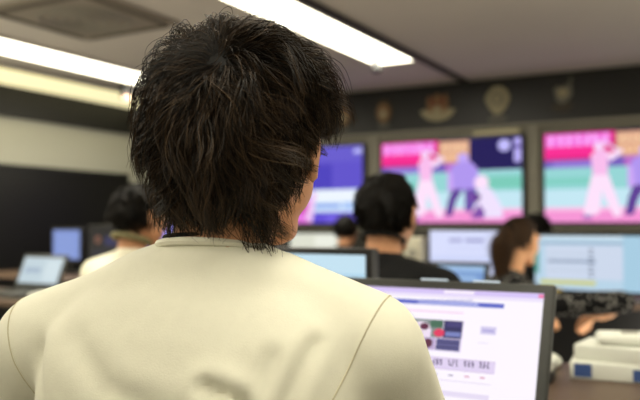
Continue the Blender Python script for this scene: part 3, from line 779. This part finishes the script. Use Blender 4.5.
# --- the others
short = lambda L: (lambda d: np.where(d[:, 2] < -.3, L*.5, L))
dark = dict(base_rgb=(14, 13, 11), tip_rgb=(40, 32, 24))
p2, *_ = person('person', 'man in a white shirt with black hair, seated at far left', (-1.915, 2.03), math.radians(-6), s=.985, drop=.036, width=1.1, hyaw=math.radians(-12), hpitch=.12, shirt='white', skin='skin', voxel=.007,
    hair_args=dict(n=5000, seed=3, length=short(.055), width=.0009, vol=.010, messy=.8, clumps=260, segs=7, nape=-.8, **dark))
MB().tube([Vector((.066*math.cos(a*PI/16), .060*math.sin(a*PI/16)-.006, 1.052-.018*math.sin(a*PI/16))) for a in range(32)], .011, 8, True).build('collar', M['collar'], p2)
p3, *_ = person('person', 'man in a black top with short black hair, right of the foreground man', (-.935, 2.03), math.radians(3), s=.985, drop=.034, hs=1.03, hyaw=math.radians(-4), hpitch=.02, shirt='blk', skin='skin', voxel=.007,
    hair_args=dict(n=6000, seed=4, length=short(.046), width=.0008, vol=.009, messy=.5, clumps=400, segs=7, nape=-.8, **dark))
MB().tube([Vector((.061*math.cos(a*PI/16), .058*math.sin(a*PI/16)-.004, 1.062-.018*math.sin(a*PI/16))) for a in range(32)], .006, 8, True).build('collar', M['blackm'], p3)

# woman with ponytail: dotted blouse
mdot = mat('dotted_blouse', (18, 18, 20), .9, .2)
nt = mdot.node_tree; vo = nt.nodes.new('ShaderNodeTexVoronoi'); vo.inputs['Scale'].default_value = 42; vo.inputs['Randomness'].default_value = .3
tcx = nt.nodes.new('ShaderNodeTexCoord'); nt.links.new(tcx.outputs['Object'], vo.inputs['Vector'])
rp = nt.nodes.new('ShaderNodeValToRGB'); rp.color_ramp.elements[0].color = (.30, .29, .27, 1); rp.color_ramp.elements[0].position = .28
rp.color_ramp.elements[1].color = (.008, .008, .009, 1); rp.color_ramp.elements[1].position = .36
nt.links.new(vo.outputs['Distance'], rp.inputs[0]); nt.links.new(rp.outputs[0], nt.nodes['Principled BSDF'].inputs['Base Color'])
M['dots'] = mdot
def pony(S, d, rg):
    """sweep the long strands to a tie at the back of the head and let them hang"""
    seg, n, _ = S.shape
    tie = np.array([.014, -.104, .060]); out = np.zeros((seg+8, n, 3)); out[:seg] = S
    k = np.linspace(0, 1, seg)[:, None, None]
    root = S[0]
    for i in range(seg):
        t = i/(seg-1)
        p = root*(1-t)+tie*t
        q = (p-np.array([0, -.012, .018]))/np.array([.08, .096, .095]); lq = np.linalg.norm(q, axis=1)[:, None]
        p = np.array([0, -.012, .018]) + q/lq*np.maximum(lq, 1.07)*np.array([.08, .096, .095])
        out[i] = p*(1-t**4)+(tie+rg.normal(size=(n, 3))*.006)*t**4
    r = rg.normal(size=(n, 3))*np.array([.019, .014, .0])
    keeplen = rg.uniform(.55, 1, n)[:, None]
    for i in range(8):
        t = (i+1)/8
        w = math.sin(min(1, t*1.25)*PI*.8)+.25
        out[seg+i] = tie + np.array([-.012*math.sin(t*3), -.024*math.sin(t*1.9), -.005]) + np.concatenate([np.zeros((n, 2)), -.26*t*keeplen], 1) + r*w
    return out
wm, WT, wsh, warms, wup = person('person', 'woman with a brown ponytail and dark dotted blouse facing the pale blue monitor', (-.925, 3.22), math.radians(-12), s=.94, drop=.105, shz=-.045, head=(0.01, .05, 1.222), hyaw=math.radians(-16), hpitch=.10,
    shirt='dots', skin='skinw', sleeve='long', cuff=.02, voxel=.006, lean=.16, width=.92, hs=.96,
    hands=[((-.10, .47, .81), (.3, .9, -.1)), ((.36, .30, .885), (-.75, .25, -.30))], elbows=[(-.25, .18, .84), (.50, .11, .955)], hsc=1.2,
    hair_args=dict(n=5000, seed=8, length=lambda d: np.full(len(d), .06), width=.0008, vol=.004, messy=.3, clumps=200, segs=7, base_rgb=(46, 32, 20), tip_rgb=(118, 84, 54), tail=pony, cap=1.06))
tm = WT @ Vector((.014, -.108, .060))
MB().tube([tm+Vector((.019*math.cos(a*PI/8), .006*math.sin(a*PI/8), .019*math.sin(a*PI/8))) for a in range(16)], .005, 6, True).build('hair_tie', M['blackm'], wm)

ha, *_ = person('person', 'small dark head of a seated person beneath the violet television', (-2.44, 4.65), 0, s=.90, shirt='blk', skin='skin', voxel=.010,
    hair_args=dict(n=2500, seed=5, length=short(.05), width=.0012, vol=.009, messy=.4, clumps=150, segs=6, **dark))
hb, *_ = person('person', 'dark-haired person seated behind the woman, below the pillar between televisions', (-1.15, 4.72), 0, s=.90, shirt='blk', skin='skin', voxel=.010,
    hair_args=dict(n=2500, seed=6, length=short(.07), width=.0012, vol=.012, messy=.4, clumps=150, segs=6, **dark))
for (x, y, r, l) in ((FX, FY, math.radians(12), 'black office chair under the foreground man'), (-1.93, 2.03, -.1, 'black office chair under the man in white'), (-.935, 2.03, .05, 'black office chair under the man in black'),
                  (-.925, 3.22, -.2, 'black office chair under the woman with a ponytail'), (-2.44, 4.65, 0, 'black office chair of the person under the violet television'), (-1.15, 4.72, 0, 'black office chair of the person behind the woman')):
    k = {-1.93: .985*(.432-.036)/.432, -.935: .985*(.432-.034)/.432, -.925: .94*(.432-.105)/.432, -2.44: .90, -1.15: .90}.get(x, 1.0)   # seat height under each sitter
    office_chair((x, y), r, l, .80).scale = (1, 1, k)

# ------------------------------------------------------------------ light
def area(name, loc, size, size_y, power, color=(1, .93, .78)):
    l = bpy.data.lights.new(name, 'AREA'); l.shape = 'RECTANGLE'; l.size = size; l.size_y = size_y; l.energy = power; l.color = color
    o = bpy.data.objects.new(name, l); COL.objects.link(o); o.location = loc; return o
area('strip_lamp', (-.09, -.3, H-.05), .3, 4.2, 26)
area('strip_lamp', (-2.4, 2.6, H-.05), .3, 5.4, 60)
area('strip_lamp', (-4.6, 2.6, H-.05), .3, 6, 60)
area('strip_lamp', (2.2, 2, H-.05), .3, 5, 50)
def unseen_lamp(loc, power, r=.3, color=(1, .93, .80)):  # unseen point fill, added to brighten the ceiling, walls and people
    l = bpy.data.lights.new('unseen_fill', 'POINT'); l.energy = power; l.shadow_soft_size = r; l.color = color
    o = bpy.data.objects.new('unseen_fill', l); COL.objects.link(o); o.location = loc
unseen_lamp((.2, -1.6, 1.9), 18, .5)
unseen_lamp((-3.8, .2, 1.2), 60, .6)
unseen_lamp((2.0, 4.2, 1.0), 75, .6)
unseen_lamp((-.2, 3.6, .35), 30, .4)
unseen_lamp((-4.6, 3.2, .4), 30, .4)
w = bpy.data.worlds.new('World'); scn.world = w; w.use_nodes = True
w.node_tree.nodes['Background'].inputs[0].default_value = (.9, .86, .8, 1)
w.node_tree.nodes['Background'].inputs[1].default_value = .05

# ------------------------------------------------------------------ camera
cam = bpy.data.cameras.new('Camera'); co_ = bpy.data.objects.new('Camera', cam); COL.objects.link(co_)
cam.sensor_width = 36; cam.lens = 36*760/640
co_.location = (0, 0, 1.10)
co_.rotation_euler = (PI/2 + math.atan(26/760), 0, math.radians(29.5))
cam.dof.use_dof = True; cam.dof.focus_distance = .80; cam.dof.aperture_fstop = 4.3
cam.clip_start = .02
scn.camera = co_
scn.view_settings.view_transform = 'Standard'; scn.view_settings.look = 'None'
scn.view_settings.exposure = 0; scn.view_settings.gamma = 1
